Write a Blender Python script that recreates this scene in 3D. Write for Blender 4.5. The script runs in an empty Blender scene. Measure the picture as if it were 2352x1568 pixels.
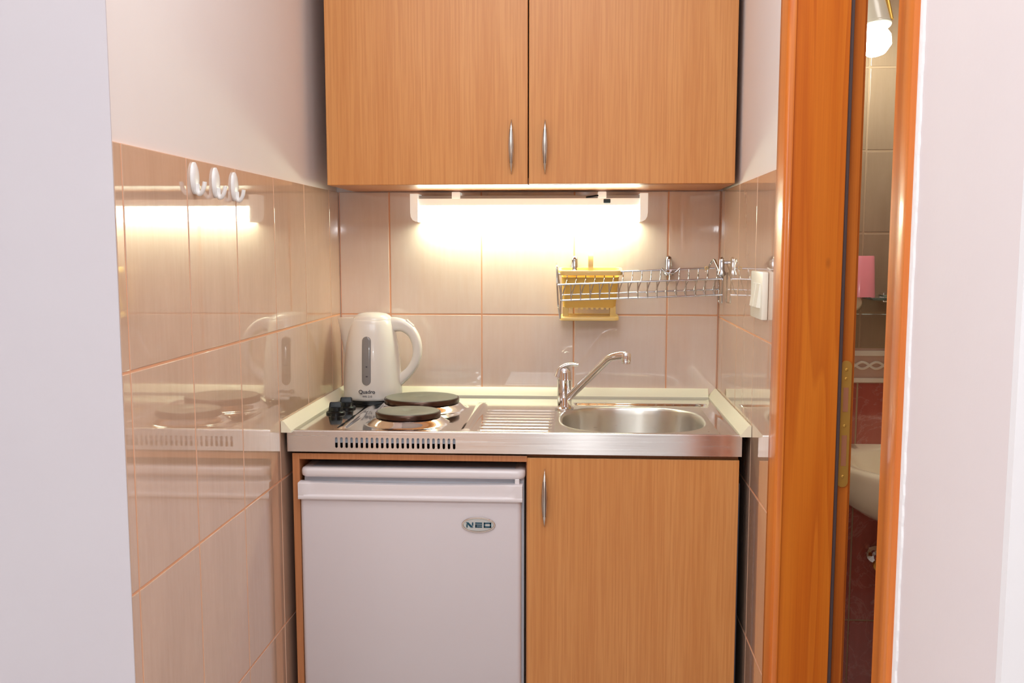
import bpy, bmesh, math, random
from mathutils import Vector, Matrix
random.seed(7)
COL = bpy.context.scene.collection
PI = math.pi

# ------------------------------------------------------------------ materials
def srgb(r, g, b):
    f = lambda c: (c/255/12.92) if c/255 <= .04045 else ((c/255+.055)/1.055)**2.4
    return (f(r), f(g), f(b), 1)

def new_mat(name):
    m = bpy.data.materials.new(name); m.use_nodes = True
    nt = m.node_tree; b = nt.nodes['Principled BSDF']
    return m, nt, b

def simple(name, col, rough=.5, metal=0, coat=0, spec=.5, bump=0, bscale=200, emit=None, estr=0, trans=0, ior=1.45, alpha=1):
    m, nt, b = new_mat(name)
    b.inputs['Base Color'].default_value = srgb(*col)
    b.inputs['Roughness'].default_value = rough
    b.inputs['Metallic'].default_value = metal
    b.inputs['Coat Weight'].default_value = coat
    b.inputs['Coat Roughness'].default_value = .05
    b.inputs['Specular IOR Level'].default_value = spec
    b.inputs['Transmission Weight'].default_value = trans
    b.inputs['IOR'].default_value = ior
    b.inputs['Alpha'].default_value = alpha
    if emit:
        b.inputs['Emission Color'].default_value = srgb(*emit)
        b.inputs['Emission Strength'].default_value = estr
    if bump:
        n = nt.nodes.new('ShaderNodeTexNoise'); n.inputs['Scale'].default_value = bscale
        n.inputs['Detail'].default_value = 4
        t = nt.nodes.new('ShaderNodeTexCoord'); nt.links.new(t.outputs['Object'], n.inputs['Vector'])
        bp = nt.nodes.new('ShaderNodeBump'); bp.inputs['Strength'].default_value = bump
        bp.inputs['Distance'].default_value = .002
        nt.links.new(n.outputs['Fac'], bp.inputs['Height']); nt.links.new(bp.outputs['Normal'], b.inputs['Normal'])
    return m

def coords(nt, scale=(1, 1, 1), kind='Object', rot=(0, 0, 0)):
    t = nt.nodes.new('ShaderNodeTexCoord'); mp = nt.nodes.new('ShaderNodeMapping')
    mp.inputs['Scale'].default_value = scale; mp.inputs['Rotation'].default_value = rot
    nt.links.new(t.outputs[kind], mp.inputs['Vector'])
    return mp.outputs['Vector']

def noise(nt, vec, scale=1, detail=4, rough=.55, dist=0):
    n = nt.nodes.new('ShaderNodeTexNoise')
    n.inputs['Scale'].default_value = scale; n.inputs['Detail'].default_value = detail
    n.inputs['Roughness'].default_value = rough; n.inputs['Distortion'].default_value = dist
    nt.links.new(vec, n.inputs['Vector'])
    return n.outputs['Fac']

def ramp(nt, fac, stops):
    r = nt.nodes.new('ShaderNodeValToRGB'); nt.links.new(fac, r.inputs['Fac'])
    e = r.color_ramp.elements
    e[0].position, e[0].color = stops[0][0], stops[0][1]
    e[1].position, e[1].color = stops[-1][0], stops[-1][1]
    for p, c in stops[1:-1]:
        k = e.new(p); k.color = c
    return r.outputs['Color']

def mix(nt, fac, a, b, mode='MIX'):
    m = nt.nodes.new('ShaderNodeMix'); m.data_type = 'RGBA'; m.blend_type = mode
    for sock, v in ((m.inputs[0], fac), (m.inputs[6], a), (m.inputs[7], b)):
        if hasattr(v, 'is_linked'): nt.links.new(v, sock)
        else: sock.default_value = v
    return m.outputs[2]

def math_node(nt, op, a, b=None):
    m = nt.nodes.new('ShaderNodeMath'); m.operation = op
    for i, v in enumerate((a, b)):
        if v is None: continue
        if hasattr(v, 'is_linked'): nt.links.new(v, m.inputs[i])
        else: m.inputs[i].default_value = v
    return m.outputs[0]

def set_bump(nt, b, fac, strength, distance=.001):
    bp = nt.nodes.new('ShaderNodeBump'); bp.inputs['Strength'].default_value = strength
    bp.inputs['Distance'].default_value = distance
    nt.links.new(fac, bp.inputs['Height']); nt.links.new(bp.outputs['Normal'], b.inputs['Normal'])

def beech(name, light, mid, dark):
    m, nt, b = new_mat(name)
    f = noise(nt, coords(nt, (260, 260, 5)), 1, 3, .6)
    g = noise(nt, coords(nt, (16, 16, .9)), 1, 3, .5, .4)
    c1 = ramp(nt, g, [(.3, srgb(*mid)), (.7, srgb(*light))])
    fm = ramp(nt, f, [(.38, (1, 1, 1, 1)), (.6, (0, 0, 0, 1))])
    c2 = mix(nt, fm, c1, srgb(*dark))
    c3 = mix(nt, .42, c1, c2)
    nt.links.new(c3, b.inputs['Base Color'])
    b.inputs['Roughness'].default_value = .34
    b.inputs['Specular IOR Level'].default_value = .45
    set_bump(nt, b, f, .05, .0004)
    return m

def pine(name, light, mid, dark, knot, axis_scale=(9, 9, .35), knots=True):
    m, nt, b = new_mat(name)
    v = coords(nt, axis_scale)
    n = noise(nt, v, 1, 2, .45, .6)
    w = math_node(nt, 'FRACT', math_node(nt, 'MULTIPLY', n, 9))
    bands = ramp(nt, w, [(0, srgb(*light)), (.55, srgb(*mid)), (.9, srgb(*dark)), (1, srgb(*light))])
    fine = noise(nt, coords(nt, (320, 320, 4)), 1, 3, .6)
    fm = ramp(nt, fine, [(.35, srgb(*dark)), (.65, srgb(*light))])
    soft = noise(nt, coords(nt, (14, 14, 1.6)), 1, 2)
    base = ramp(nt, soft, [(.3, srgb(*mid)), (.7, srgb(*light))])
    c = mix(nt, .42, base, bands)
    c = mix(nt, .18, c, fm)
    if knots:
        vo = nt.nodes.new('ShaderNodeTexVoronoi'); vo.inputs['Scale'].default_value = 1
        nt.links.new(coords(nt, (11, 11, 5.2)), vo.inputs['Vector'])
        kf = ramp(nt, vo.outputs['Distance'], [(.03, (.7, .7, .7, 1)), (.085, (0, 0, 0, 1))])
        c = mix(nt, kf, c, srgb(*knot))
    nt.links.new(c, b.inputs['Base Color'])
    b.inputs['Roughness'].default_value = .38
    b.inputs['Coat Weight'].default_value = .5
    b.inputs['Coat Roughness'].default_value = .12
    return m

def tile_mat(name, c_lo, c_hi, streak, rough=.07, vein=None):
    m, nt, b = new_mat(name)
    big = noise(nt, coords(nt, (7, 7, 3.2)), 1, 3, .55, .5)
    fib = noise(nt, coords(nt, (90, 90, 9)), 1, 4, .6)
    mot = noise(nt, coords(nt, (45, 45, 45)), 1, 5, .6)
    c = ramp(nt, big, [(.32, srgb(*c_lo)), (.68, srgb(*c_hi))])
    fm = ramp(nt, fib, [(.35, (0, 0, 0, 1)), (.75, (.35, .35, .35, 1))])
    c = mix(nt, fm, c, srgb(*streak))
    mm = ramp(nt, mot, [(.45, (0, 0, 0, 1)), (.75, (.22, .22, .22, 1))])
    c = mix(nt, mm, c, srgb(*c_lo))
    if vein:
        vn = noise(nt, coords(nt, (9, 9, 9), rot=(.3, .5, .2)), 1, 6, .62, 1.6)
        d = math_node(nt, 'ABSOLUTE', math_node(nt, 'SUBTRACT', vn, .5))
        vm = ramp(nt, d, [(0, (.5, .5, .5, 1)), (.02, (0, 0, 0, 1))])
        c = mix(nt, vm, c, srgb(*vein))
    nt.links.new(c, b.inputs['Base Color'])
    b.inputs['Roughness'].default_value = rough
    b.inputs['Specular IOR Level'].default_value = .62
    b.inputs['Coat Weight'].default_value = .6
    b.inputs['Coat Roughness'].default_value = .02
    wob = noise(nt, coords(nt, (14, 14, 14)), 1, 2)
    set_bump(nt, b, wob, .06, .001)
    return m

def paint(name, a, c):
    m, nt, b = new_mat(name)
    f = noise(nt, coords(nt, (2.2, 2.2, 2.2)), 1, 3)
    nt.links.new(ramp(nt, f, [(.3, srgb(*a)), (.7, srgb(*c))]), b.inputs['Base Color'])
    b.inputs['Roughness'].default_value = .75
    b.inputs['Specular IOR Level'].default_value = .25
    g = noise(nt, coords(nt, (35, 35, 35)), 1, 5)
    set_bump(nt, b, g, .18, .002)
    return m

def steel(name, col, rough, stretch, amount=.35, bump=.05):
    m, nt, b = new_mat(name)
    b.inputs['Base Color'].default_value = srgb(*col)
    b.inputs['Metallic'].default_value = 1
    f = noise(nt, coords(nt, stretch), 1, 3, .6)
    r = nt.nodes.new('ShaderNodeMapRange')
    r.inputs['To Min'].default_value = rough*(1-amount); r.inputs['To Max'].default_value = rough*(1+amount)
    nt.links.new(f, r.inputs['Value']); nt.links.new(r.outputs[0], b.inputs['Roughness'])
    set_bump(nt, b, f, bump, .0003)
    return m

def aniso(m, amount):
    nt = m.node_tree; b = nt.nodes['Principled BSDF']
    b.inputs['Anisotropic'].default_value = amount
    t = nt.nodes.new('ShaderNodeTangent'); t.direction_type = 'UV_MAP'; t.uv_map = 'brush'
    nt.links.new(t.outputs[0], b.inputs['Tangent'])

def brush_uv(o, fu, fv):
    me = o.data; uv = me.uv_layers.new(name='brush')
    for l in me.loops:
        c = me.vertices[l.vertex_index].co+WORLD[o.name]; uv.data[l.index].uv = (fu(c), fv(c))

M = {}
M['beech'] = beech('beech_laminate', (221, 156, 92), (213, 145, 81), (192, 117, 58))
M['beech_side'] = beech('beech_edge', (206, 142, 96), (196, 130, 84), (172, 104, 62))
M['cab_in'] = simple('cabinet_inside', (96, 66, 46), .7)
M['pine'] = pine('varnished_pine', (226, 128, 34), (208, 103, 16), (180, 74, 6), (110, 44, 12))
M['pine_light'] = pine('varnished_pine_casing', (226, 132, 44), (212, 108, 26), (188, 80, 12), (140, 60, 20), knots=False)
M['pine_dark'] = pine('varnished_pine_rebate', (214, 122, 42), (194, 98, 24), (160, 68, 12), (70, 24, 10))
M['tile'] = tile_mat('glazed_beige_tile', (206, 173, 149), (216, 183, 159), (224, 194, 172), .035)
M['tile_back_lit'] = tile_mat('glazed_beige_tile_back_lit', (230, 206, 191), (237, 216, 202), (241, 225, 216), .035)  # same tile, colour lightened to make up for low light on the back wall
M['tile_red'] = tile_mat('glazed_red_tile', (158, 72, 62), (172, 86, 74), (182, 98, 86), .1, vein=(190, 130, 118))
M['tile_bath'] = tile_mat('glazed_bath_tile', (150, 122, 98), (162, 134, 108), (170, 142, 118), .12)
M['tile_border'] = simple('border_tile', (206, 170, 152), .15)
M['border_white'] = simple('border_relief', (236, 220, 204), .2)
M['grout'] = simple('peach_grout', (238, 178, 140), .8)
M['grout_bath'] = simple('bath_grout', (170, 138, 108), .8)
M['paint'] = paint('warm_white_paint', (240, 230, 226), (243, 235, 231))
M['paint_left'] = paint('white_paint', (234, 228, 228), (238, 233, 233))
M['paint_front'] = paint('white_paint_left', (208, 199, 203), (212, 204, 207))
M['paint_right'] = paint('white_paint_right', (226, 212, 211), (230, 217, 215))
M['plaster'] = simple('raw_white_plaster', (245, 243, 242), .9, bump=.5, bscale=120)
M['ceil'] = simple('ceiling_white', (240, 238, 235), .85)
M['floor'] = tile_mat('floor_tile', (196, 190, 186), (210, 204, 200), (214, 210, 206), .3)
M['steel'] = steel('polished_steel', (234, 232, 230), .075, (220, 14, 14), .4, .03)
M['apron'] = steel('brushed_steel', (238, 234, 230), .25, (5, 300, 300), .35, .10)
M['basin'] = steel('satin_steel', (216, 212, 204), .3, (40, 40, 300), .2, .05)
M['chrome'] = simple('chrome', (236, 236, 238), .05, 1)
M['chrome_wire'] = simple('chrome_wire', (190, 190, 194), .1, 1)
M['hot'] = simple('cast_iron', (128, 128, 114), .36, .25, bump=.08, bscale=300)
M['hot_edge'] = simple('hotplate_ring', (84, 62, 52), .25, .8)
M['black'] = simple('black_plastic', (10, 10, 11), .3, spec=.35)
M['dark'] = simple('slot_shade_dark', (22, 14, 12), .9)
M['white_pl'] = simple('white_plastic', (240, 238, 236), .3)
M['kettle'] = simple('kettle_plastic', (238, 231, 222), .2, coat=.3)
M['kettle_grey'] = simple('kettle_window', (140, 136, 134), .12, coat=.5)
M['cream'] = simple('cream_pvc', (244, 238, 212), .3)
M['cream_sw'] = simple('cream_switch', (244, 240, 226), .3)
M['fridge'] = simple('fridge_enamel', (228, 222, 226), .22, coat=.2, bump=.02, bscale=6)
M['fridge_pl'] = simple('fridge_plastic', (234, 228, 230), .25, coat=.2)
M['fridge_grey'] = simple('fridge_grey', (176, 182, 194), .35)
M['gasket'] = simple('fridge_gasket', (200, 206, 216), .5)
M['badge_rim'] = simple('badge_chrome', (220, 214, 208), .12, 1)
M['badge'] = simple('badge_face', (205, 212, 212), .15, .4, coat=.5)
M['logo'] = simple('badge_letter', (18, 78, 100), .3)
M['ktext'] = simple('kettle_print', (70, 66, 74), .5)
M['yellow'] = simple('yellow_plastic', (252, 218, 138), .35, coat=.1)
M['yellow_in'] = simple('yellow_plastic_inner', (248, 200, 100), .4)
M['grey_strip'] = simple('plain_blue_grey', (96, 104, 122), .5)
M['brass'] = simple('aged_brass', (222, 176, 88), .42, .75, bump=.1, bscale=90)
M['rubber'] = simple('grey_rubber', (92, 76, 78), .6)
M['recess'] = simple('lock_recess', (170, 110, 80), .5)
M['ceramic'] = simple('washbasin_ceramic', (238, 222, 190), .12, coat=.4)
M['pink'] = simple('pink_tumbler', (250, 150, 158), .2, coat=.3, emit=None)
M['shade'] = simple('spot_shade', (222, 214, 196), .3, coat=.2)
M['glass'] = simple('shelf_glass', (190, 214, 204), .03, trans=.9, ior=1.45)
M['tube'] = simple('lamp_diffuser', (255, 252, 235), .4, emit=(236, 252, 224), estr=17)
M['bulb'] = simple('spot_bulb', (255, 255, 250), .4, emit=(236, 255, 246), estr=30)
M['tiny_lens'] = simple('switch_dark', (30, 52, 56), .3)
M['lamp_body'] = simple('lamp_housing', (246, 246, 242), .35, emit=(255, 252, 240), estr=.3)  # faint emission stands in for tube light passing through the plastic
M['curtain'] = simple('curtain_cloth', (244, 240, 240), .9)
M['gap_grey'] = simple('lamp_gap', (160, 158, 160), .5)

aniso(M['apron'], .95); aniso(M['basin'], .75)
# handle material with pressed dots
def handle_mat():
    m, nt, b = new_mat('dotted_nickel')
    b.inputs['Metallic'].default_value = 1
    b.inputs['Roughness'].default_value = .28
    t = nt.nodes.new('ShaderNodeTexCoord'); s = nt.nodes.new('ShaderNodeSeparateXYZ')
    nt.links.new(t.outputs['Object'], s.inputs[0])
    fx = math_node(nt, 'PINGPONG', math_node(nt, 'ADD', s.outputs['X'], 0), .0022)
    fx = math_node(nt, 'SUBTRACT', fx, .0022)
    fz = math_node(nt, 'PINGPONG', s.outputs['Z'], .0022)
    fz = math_node(nt, 'SUBTRACT', fz, .0011)
    d = math_node(nt, 'ADD', math_node(nt, 'POWER', math_node(nt, 'ABSOLUTE', fx), 2), math_node(nt, 'POWER', math_node(nt, 'ABSOLUTE', fz), 2))
    inside = math_node(nt, 'LESS_THAN', d, .00000085)
    lim = math_node(nt, 'LESS_THAN', math_node(nt, 'ABSOLUTE', s.outputs['Z']), .04)
    f = math_node(nt, 'MULTIPLY', inside, lim)
    c = mix(nt, f, srgb(214, 206, 196), srgb(96, 84, 76))
    nt.links.new(c, b.inputs['Base Color'])
    return m
M['handle'] = handle_mat()

# ------------------------------------------------------------------ object helpers
WORLD = {}
def thing(name, label=None, cat=None, loc=(0, 0, 0), group=None, kind=None):
    o = bpy.data.objects.new(name, None); COL.objects.link(o)
    o.location = loc; o.empty_display_size = .05
    WORLD[o.name] = Vector(loc)
    if label: o['label'] = label
    if cat: o['category'] = cat
    if group: o['group'] = group
    if kind: o['kind'] = kind
    return o

def obj(name, bm, mat, parent=None, label=None, cat=None, kind=None, group=None, smooth=False, loc=None):
    """bm is in world coordinates; mesh is stored relative to the object's origin"""
    if loc is None:
        if len(bm.verts):
            lo = Vector([min(v.co[i] for v in bm.verts) for i in range(3)])
            hi = Vector([max(v.co[i] for v in bm.verts) for i in range(3)])
            loc = Vector(((lo.x+hi.x)/2, (lo.y+hi.y)/2, lo.z if parent is None else (lo.z+hi.z)/2))
        else: loc = Vector((0, 0, 0))
    loc = Vector(loc)
    if kind == 'structure': loc = Vector((0, 0, 0))
    bmesh.ops.translate(bm, verts=bm.verts, vec=-loc)
    bmesh.ops.recalc_face_normals(bm, faces=bm.faces)
    me = bpy.data.meshes.new(name); bm.to_mesh(me); bm.free()
    mats = mat if isinstance(mat, (list, tuple)) else [mat]
    for k in mats: me.materials.append(M[k] if isinstance(k, str) else k)
    if smooth:
        me.polygons.foreach_set('use_smooth', [True]*len(me.polygons))
        try: me.set_sharp_from_angle(angle=math.radians(smooth if smooth is not True else 40))
        except Exception: pass
    o = bpy.data.objects.new(name, me); COL.objects.link(o)
    WORLD[o.name] = loc
    if parent:
        o.parent = parent; o.location = loc - WORLD[parent.name]
    else: o.location = loc
    if label: o['label'] = label
    if cat: o['category'] = cat
    if kind: o['kind'] = kind
    if group: o['group'] = group
    return o

def B(): return bmesh.new()

def box(bm, x0, x1, y0, y1, z0, z1, bev=0, seg=2, mi=0):
    vs = [bm.verts.new((x, y, z)) for x in (x0, x1) for y in (y0, y1) for z in (z0, z1)]
    q = [(0, 1, 3, 2), (4, 6, 7, 5), (0, 4, 5, 1), (2, 3, 7, 6), (0, 2, 6, 4), (1, 5, 7, 3)]
    fs = [bm.faces.new([vs[i] for i in f]) for f in q]
    for f in fs: f.material_index = mi
    if bev:
        es = list({e for f in fs for e in f.edges})
        r = bmesh.ops.bevel(bm, geom=es, offset=bev, segments=seg, profile=.5, affect='EDGES', clamp_overlap=True)
        for f in r['faces']: f.material_index = mi
    return bm

def loft(bm, rings, cap0=True, cap1=True, closed=True, mi=0):
    R = [[bm.verts.new(p) for p in r] for r in rings]
    n = len(R[0])
    for a, b in zip(R, R[1:]):
        for i in range(n if closed else n-1):
            j = (i+1) % n
            f = bm.faces.new((a[i], a[j], b[j], b[i])); f.material_index = mi
    if cap0: bm.faces.new(list(reversed(R[0]))).material_index = mi
    if cap1: bm.faces.new(R[-1]).material_index = mi
    return R

def tube(bm, pts, r, n=10, closed=False, mi=0):
    pts = [Vector(p) for p in pts]; N = len(pts)
    rr = r if isinstance(r, (list, tuple)) else [r]*N
    T = []
    for i in range(N):
        a = pts[(i-1) % N] if (closed or i > 0) else pts[i]
        b = pts[(i+1) % N] if (closed or i < N-1) else pts[i]
        T.append((b-a).normalized())
    up = Vector((0, 0, 1)) if abs(T[0].z) < .9 else Vector((0, 1, 0))
    u = T[0].cross(up).normalized()
    rings = []
    for i in range(N):
        u = (u - T[i]*u.dot(T[i])).normalized(); w = T[i].cross(u)
        rings.append([pts[i]+(u*math.cos(2*PI*k/n)+w*math.sin(2*PI*k/n))*rr[i] for k in range(n)])
    if closed:
        R = [[bm.verts.new(p) for p in g] for g in rings]
        for a in range(N):
            b = (a+1) % N
            for i in range(n):
                j = (i+1) % n
                bm.faces.new((R[a][i], R[a][j], R[b][j], R[b][i])).material_index = mi
    else: loft(bm, rings, mi=mi)

def smooth_path(pts, k=8):
    """Catmull-Rom"""
    P = [Vector(p) for p in pts]; out = []
    Q = [P[0]*2-P[1]]+P+[P[-1]*2-P[-2]]
    for i in range(1, len(Q)-2):
        a, b, c, d = Q[i-1:i+3]
        for j in range(k):
            t = j/k
            out.append(.5*((2*b)+(c-a)*t+(2*a-5*b+4*c-d)*t*t+(3*b-a-3*c+d)*t**3))
    out.append(P[-1]); return out

def fillet(pts, r, k=4):
    P = [Vector(p) for p in pts]; out = [P[0]]
    for a, b, c in zip(P, P[1:], P[2:]):
        d1 = (a-b); d2 = (c-b); q = min(r, d1.length*.45, d2.length*.45)
        s = b+d1.normalized()*q; e = b+d2.normalized()*q
        for j in range(k+1):
            t = j/k; out.append(s*(1-t)**2+b*2*t*(1-t)+e*t*t)
    out.append(P[-1]); return out

def lathe(bm, prof, c, n=48, axis='z', mi=0, sx=1, sy=1):
    """prof: list of (radius, height)"""
    rings = []
    for r, h in prof:
        g = []
        for k in range(n):
            a = 2*PI*k/n; u, v = r*math.cos(a)*sx, r*math.sin(a)*sy
            g.append({'z': (c[0]+u, c[1]+v, c[2]+h), 'y': (c[0]+u, c[1]+h, c[2]+v), 'x': (c[0]+h, c[1]+u, c[2]+v)}[axis])
        rings.append(g)
    loft(bm, rings, mi=mi)

def sell(cx, cy, a, b, n, N, z):
    out = []
    for k in range(N):
        t = 2*PI*k/N; c, s = math.cos(t), math.sin(t)
        out.append((cx+a*math.copysign(abs(c)**(2/n), c), cy+b*math.copysign(abs(s)**(2/n), s), z))
    return out

def text_bm(body, size, depth, xform, font_bold=0, sx=1.0):
    cu = bpy.data.curves.new('lettering_curve', 'FONT'); cu.body = body; cu.size = size
    cu.extrude = depth; cu.align_x = 'CENTER'; cu.align_y = 'CENTER'; cu.offset = font_bold
    to = bpy.data.objects.new('lettering_tmp', cu); COL.objects.link(to)
    bpy.context.view_layer.update()
    dg = bpy.context.evaluated_depsgraph_get()
    me = bpy.data.meshes.new_from_object(to.evaluated_get(dg))
    bm = B(); bm.from_mesh(me)
    bpy.data.objects.remove(to); bpy.data.meshes.remove(me); bpy.data.curves.remove(cu)
    for v in bm.verts: v.co.x *= sx
    bmesh.ops.transform(bm, matrix=xform, verts=bm.verts)
    return bm

# ------------------------------------------------------------------ room dimensions
W = 1.025          # niche width
T0 = 1.418         # top of the tiling
CT = .868          # worktop height
LY = -1.388        # left corner of the niche
RY = -1.952        # right corner of the niche
H = 2.5

# ---- tiles: real bevelled slabs over grout
def tiles(name, plane, us, zs, mat, kind='structure', t=.006, gap=.0034, tilt=.0008, grout='grout', at=0, sgn=1):
    """plane 'x': wall perpendicular to x at x=at facing sgn; us along y.  plane 'y': along x."""
    bm = B()
    ulo, uhi, zlo, zhi = min(us), max(us), min(zs), max(zs)
    g = t*.84
    def put(bmm, u0, u1, z0, z1, d0, d1, bev, mi):
        n0 = len(bmm.verts)
        if plane == 'x': box(bmm, at-sgn*d0 if 0 else min(at+sgn*d0, at+sgn*d1), max(at+sgn*d0, at+sgn*d1), u0, u1, z0, z1, bev, 4, mi)
        else: box(bmm, u0, u1, min(at+sgn*d0, at+sgn*d1), max(at+sgn*d0, at+sgn*d1), z0, z1, bev, 4, mi)
        bmm.verts.ensure_lookup_table()
        return bmm.verts[n0:]
    put(bm, ulo, uhi, zlo, zhi, -t, -t+g, 0, 1)
    for i in range(len(us)-1):
        for j in range(len(zs)-1):
            u0, u1 = sorted((us[i], us[i+1])); z0, z1 = sorted((zs[j], zs[j+1]))
            if u1-u0 < .02: continue
            vs = put(bm, u0+gap/2, u1-gap/2, z0+gap/2, z1-gap/2 if z1 < zhi else z1, -t+g*.5, 0, .0016, 0)
            a, b2 = random.uniform(-tilt, tilt), random.uniform(-tilt, tilt)
            uc, zc = (u0+u1)/2, (z0+z1)/2
            for v in vs:
                if plane == 'x': v.co.x += a*(v.co.y-uc)+b2*(v.co.z-zc)
                else: v.co.y += a*(v.co.x-uc)+b2*(v.co.z-zc)
    return obj(name, bm, [mat, grout], kind=kind)

zrow = [T0, 1.089, .7595, .430, .1, 0.0]
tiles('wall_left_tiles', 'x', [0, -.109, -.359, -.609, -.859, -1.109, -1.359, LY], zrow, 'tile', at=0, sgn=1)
tiles('wall_back_tiles', 'y', [.0006, .138, .388, .638, .888, 1.0244], zrow, 'tile_back_lit', at=0, sgn=-1)
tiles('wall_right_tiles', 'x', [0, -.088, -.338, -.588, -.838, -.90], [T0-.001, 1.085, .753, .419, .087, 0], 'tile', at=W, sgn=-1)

# ---- painted walls
def wallbox(name, mat, *dims, **k):
    bm = B(); box(bm, *dims); return obj(name, bm, mat, kind='structure', **k)
wallbox('wall_left', 'paint', -.16, -.006, LY, .0, 0, H)
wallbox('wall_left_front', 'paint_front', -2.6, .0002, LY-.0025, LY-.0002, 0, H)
wallbox('wall_back', 'paint', -.16, W+.12, .006, .12, 0, H)
DJ = -.955       # far jamb face of the bathroom doorway
wallbox('wall_right', 'paint', W+.0065, W+.115, -.885, .006, 0, H)
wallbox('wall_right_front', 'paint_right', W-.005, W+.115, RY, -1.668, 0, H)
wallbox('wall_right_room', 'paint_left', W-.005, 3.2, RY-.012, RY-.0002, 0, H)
wallbox('wall_right_lintel', 'paint', W-.005, W+.115, -1.668, -.885, 2.06, H)
bm = B()                                                            # ragged plaster edge beside the casing
pts = []
z = 0
rows = []
while z <= 2.06:
    rows.append((z, -1.667-random.uniform(.0, .005), -1.678-random.uniform(0, .003))); z += .012
for (z0, a0, b0), (z1, a1, b1) in zip(rows, rows[1:]):
    x = W-.0075
    q = [bm.verts.new(p) for p in ((x, a0+.006, z0), (x, b0, z0), (x, b1, z1), (x, a1+.006, z1))]
    q2 = [bm.verts.new((v.co.x+.003, v.co.y, v.co.z)) for v in q]
    bm.faces.new(q); bm.faces.new(list(reversed(q2)))
    for i in range(4): bm.faces.new((q[i], q2[i], q2[(i+1) % 4], q[(i+1) % 4]))
obj('trim_plaster', bm, 'plaster', kind='structure')
wallbox('floor', 'floor', -2.6, 3.2, -5.4, .12, -.05, 0)
wallbox('ceiling', 'ceil', -2.6, 3.2, -5.4, .12, H, H+.05)
wallbox('wall_room_right', 'paint_left', 3.2, 3.3, -5.4, RY, 0, H)
wallbox('wall_room_back', 'paint', -2.6, 3.2, -5.5, -5.4, 0, H)
bm = B()                                                            # left room wall with an opening for the added, unseen window
for d in ((-2.7, -2.6, -5.4, -4.6, 0, H), (-2.7, -2.6, -2.4, LY-.012, 0, H), (-2.7, -2.6, -4.6, -2.4, 0, .85), (-2.7, -2.6, -4.6, -2.4, 2.25, H)):
    box(bm, *d)
obj('wall_room_left', bm, 'paint_left', kind='structure')
bm = B()
for d in ((-2.68, -2.62, -4.6, -4.55, .85, 2.25), (-2.68, -2.62, -2.45, -2.4, .85, 2.25), (-2.68, -2.62, -3.525, -3.475, .85, 2.25), (-2.68, -2.62, -4.55, -2.45, .85, .9), (-2.68, -2.62, -4.55, -2.45, 2.2, 2.25)):
    box(bm, *d, .004)
obj('added_window_1', bm, 'white_pl', kind='structure')  # window frame added out of view around the side fill light
# gathered curtains added on the unseen rear wall, something to reflect
for nm, cx, wd, lb in (('curtain', -1.95, .7, 'white gathered curtain added left on the unseen rear wall'), ('curtain', 2.1, .7, 'white gathered curtain added right on the unseen rear wall')):
    bm = B(); r0 = []; r1 = []
    n = 60
    fr = []
    for k in range(n+1):
        u = k/n
        fr.append((cx-wd/2+wd*u, -5.3+.03*math.sin(u*9*2*PI)))
    ring = [fr, [(a, b-.004) for a, b in reversed(fr)]]
    poly = ring[0]+ring[1]
    loft(bm, [[(a, b, .0) for a, b in poly], [(a, b, 2.4) for a, b in poly]])
    obj(nm, bm, 'curtain', label=lb, cat='curtain', smooth=60)

# ------------------------------------------------------------------ bathroom doorway
door = thing('door_1', kind='structure', loc=(W, DJ, 0))
def prism(bm, poly, z0, z1, bev=0):
    n0 = len(bm.faces)
    R = loft(bm, [[(x, y, z0) for x, y in poly], [(x, y, z1) for x, y in poly]])
    return R
bm = B(); box(bm, W-.006, 1.117, DJ, DJ+.05, 0, 2.06, .0015)
obj('far_jamb', bm, 'pine', door)
bm = B()                                                            # far casing, rounded edge
poly = [(W, -.868), (1.014, -.870), (1.0115, -.876), (1.0105, -.900), (1.0105, -.945), (1.012, -.9535), (1.016, -.958), (1.024, -.958), (W+.003, -.90)]
prism(bm, poly, 0, 2.12); obj('far_casing', bm, 'pine_light', door, smooth=50)
bm = B(); box(bm, 1.112, 1.1245, DJ+.004, DJ+.03, 0, 2.06, .003); obj('rubber_seal', bm, 'rubber', door)
bm = B(); box(bm, 1.1225, 1.145, DJ+.014, DJ+.05, 0, 2.06, .001); obj('rebate', bm, 'pine_dark', door)
bm = B(); box(bm, 1.145, 1.1495, DJ+.020, DJ+.07, 0, 2.06, .0008); obj('jamb_edge', bm, 'pine_dark', door)
bm = B()
poly = [(1.0115, -1.667), (1.0105, -1.663), (1.0105, -1.6385), (1.0125, -1.6335), (1.0145, -1.6285), (1.0285, -1.548), (1.038, -1.548), (1.12, -1.60), (1.12, -1.668), (W, -1.668)]
prism(bm, poly, 0, 2.06); obj('near_casing', bm, 'pine_light', door, smooth=30)
bm = B(); box(bm, 1.012, 1.14, -1.66, -.87, 2.05, 2.13, .004); obj('head_casing', bm, 'pine', door)
# strike plate with two latch openings and screws
def stadium(cx, cz, w, h, n=8):
    r = w/2; out = []
    for k in range(n+1): a = PI*k/n; out.append((cx+r*math.cos(a), cz+h/2-r+r*math.sin(a)))
    for k in range(n+1): a = PI+PI*k/n; out.append((cx+r*math.cos(a), cz-h/2+r+r*math.sin(a)))
    return out
SY = DJ+.014
def slab_xz(bm, poly, y0, y1, mi=0):
    loft(bm, [[(x, y0, z) for x, z in poly], [(x, y1, z) for x, z in poly]], mi=mi)
bm = B(); slab_xz(bm, stadium(1.1335, .953, .0195, .231), SY-.0025, SY+.001)
sp = obj('strike_plate', bm, 'brass', door, label='aged brass strike plate')
for zz, hh in ((.998, .044), (.905, .056)):
    bm = B(); box(bm, 1.1295, 1.1385, SY-.0031, SY-.0022, zz-hh/2, zz+hh/2); obj('latch_opening', bm, 'recess', sp)
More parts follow.
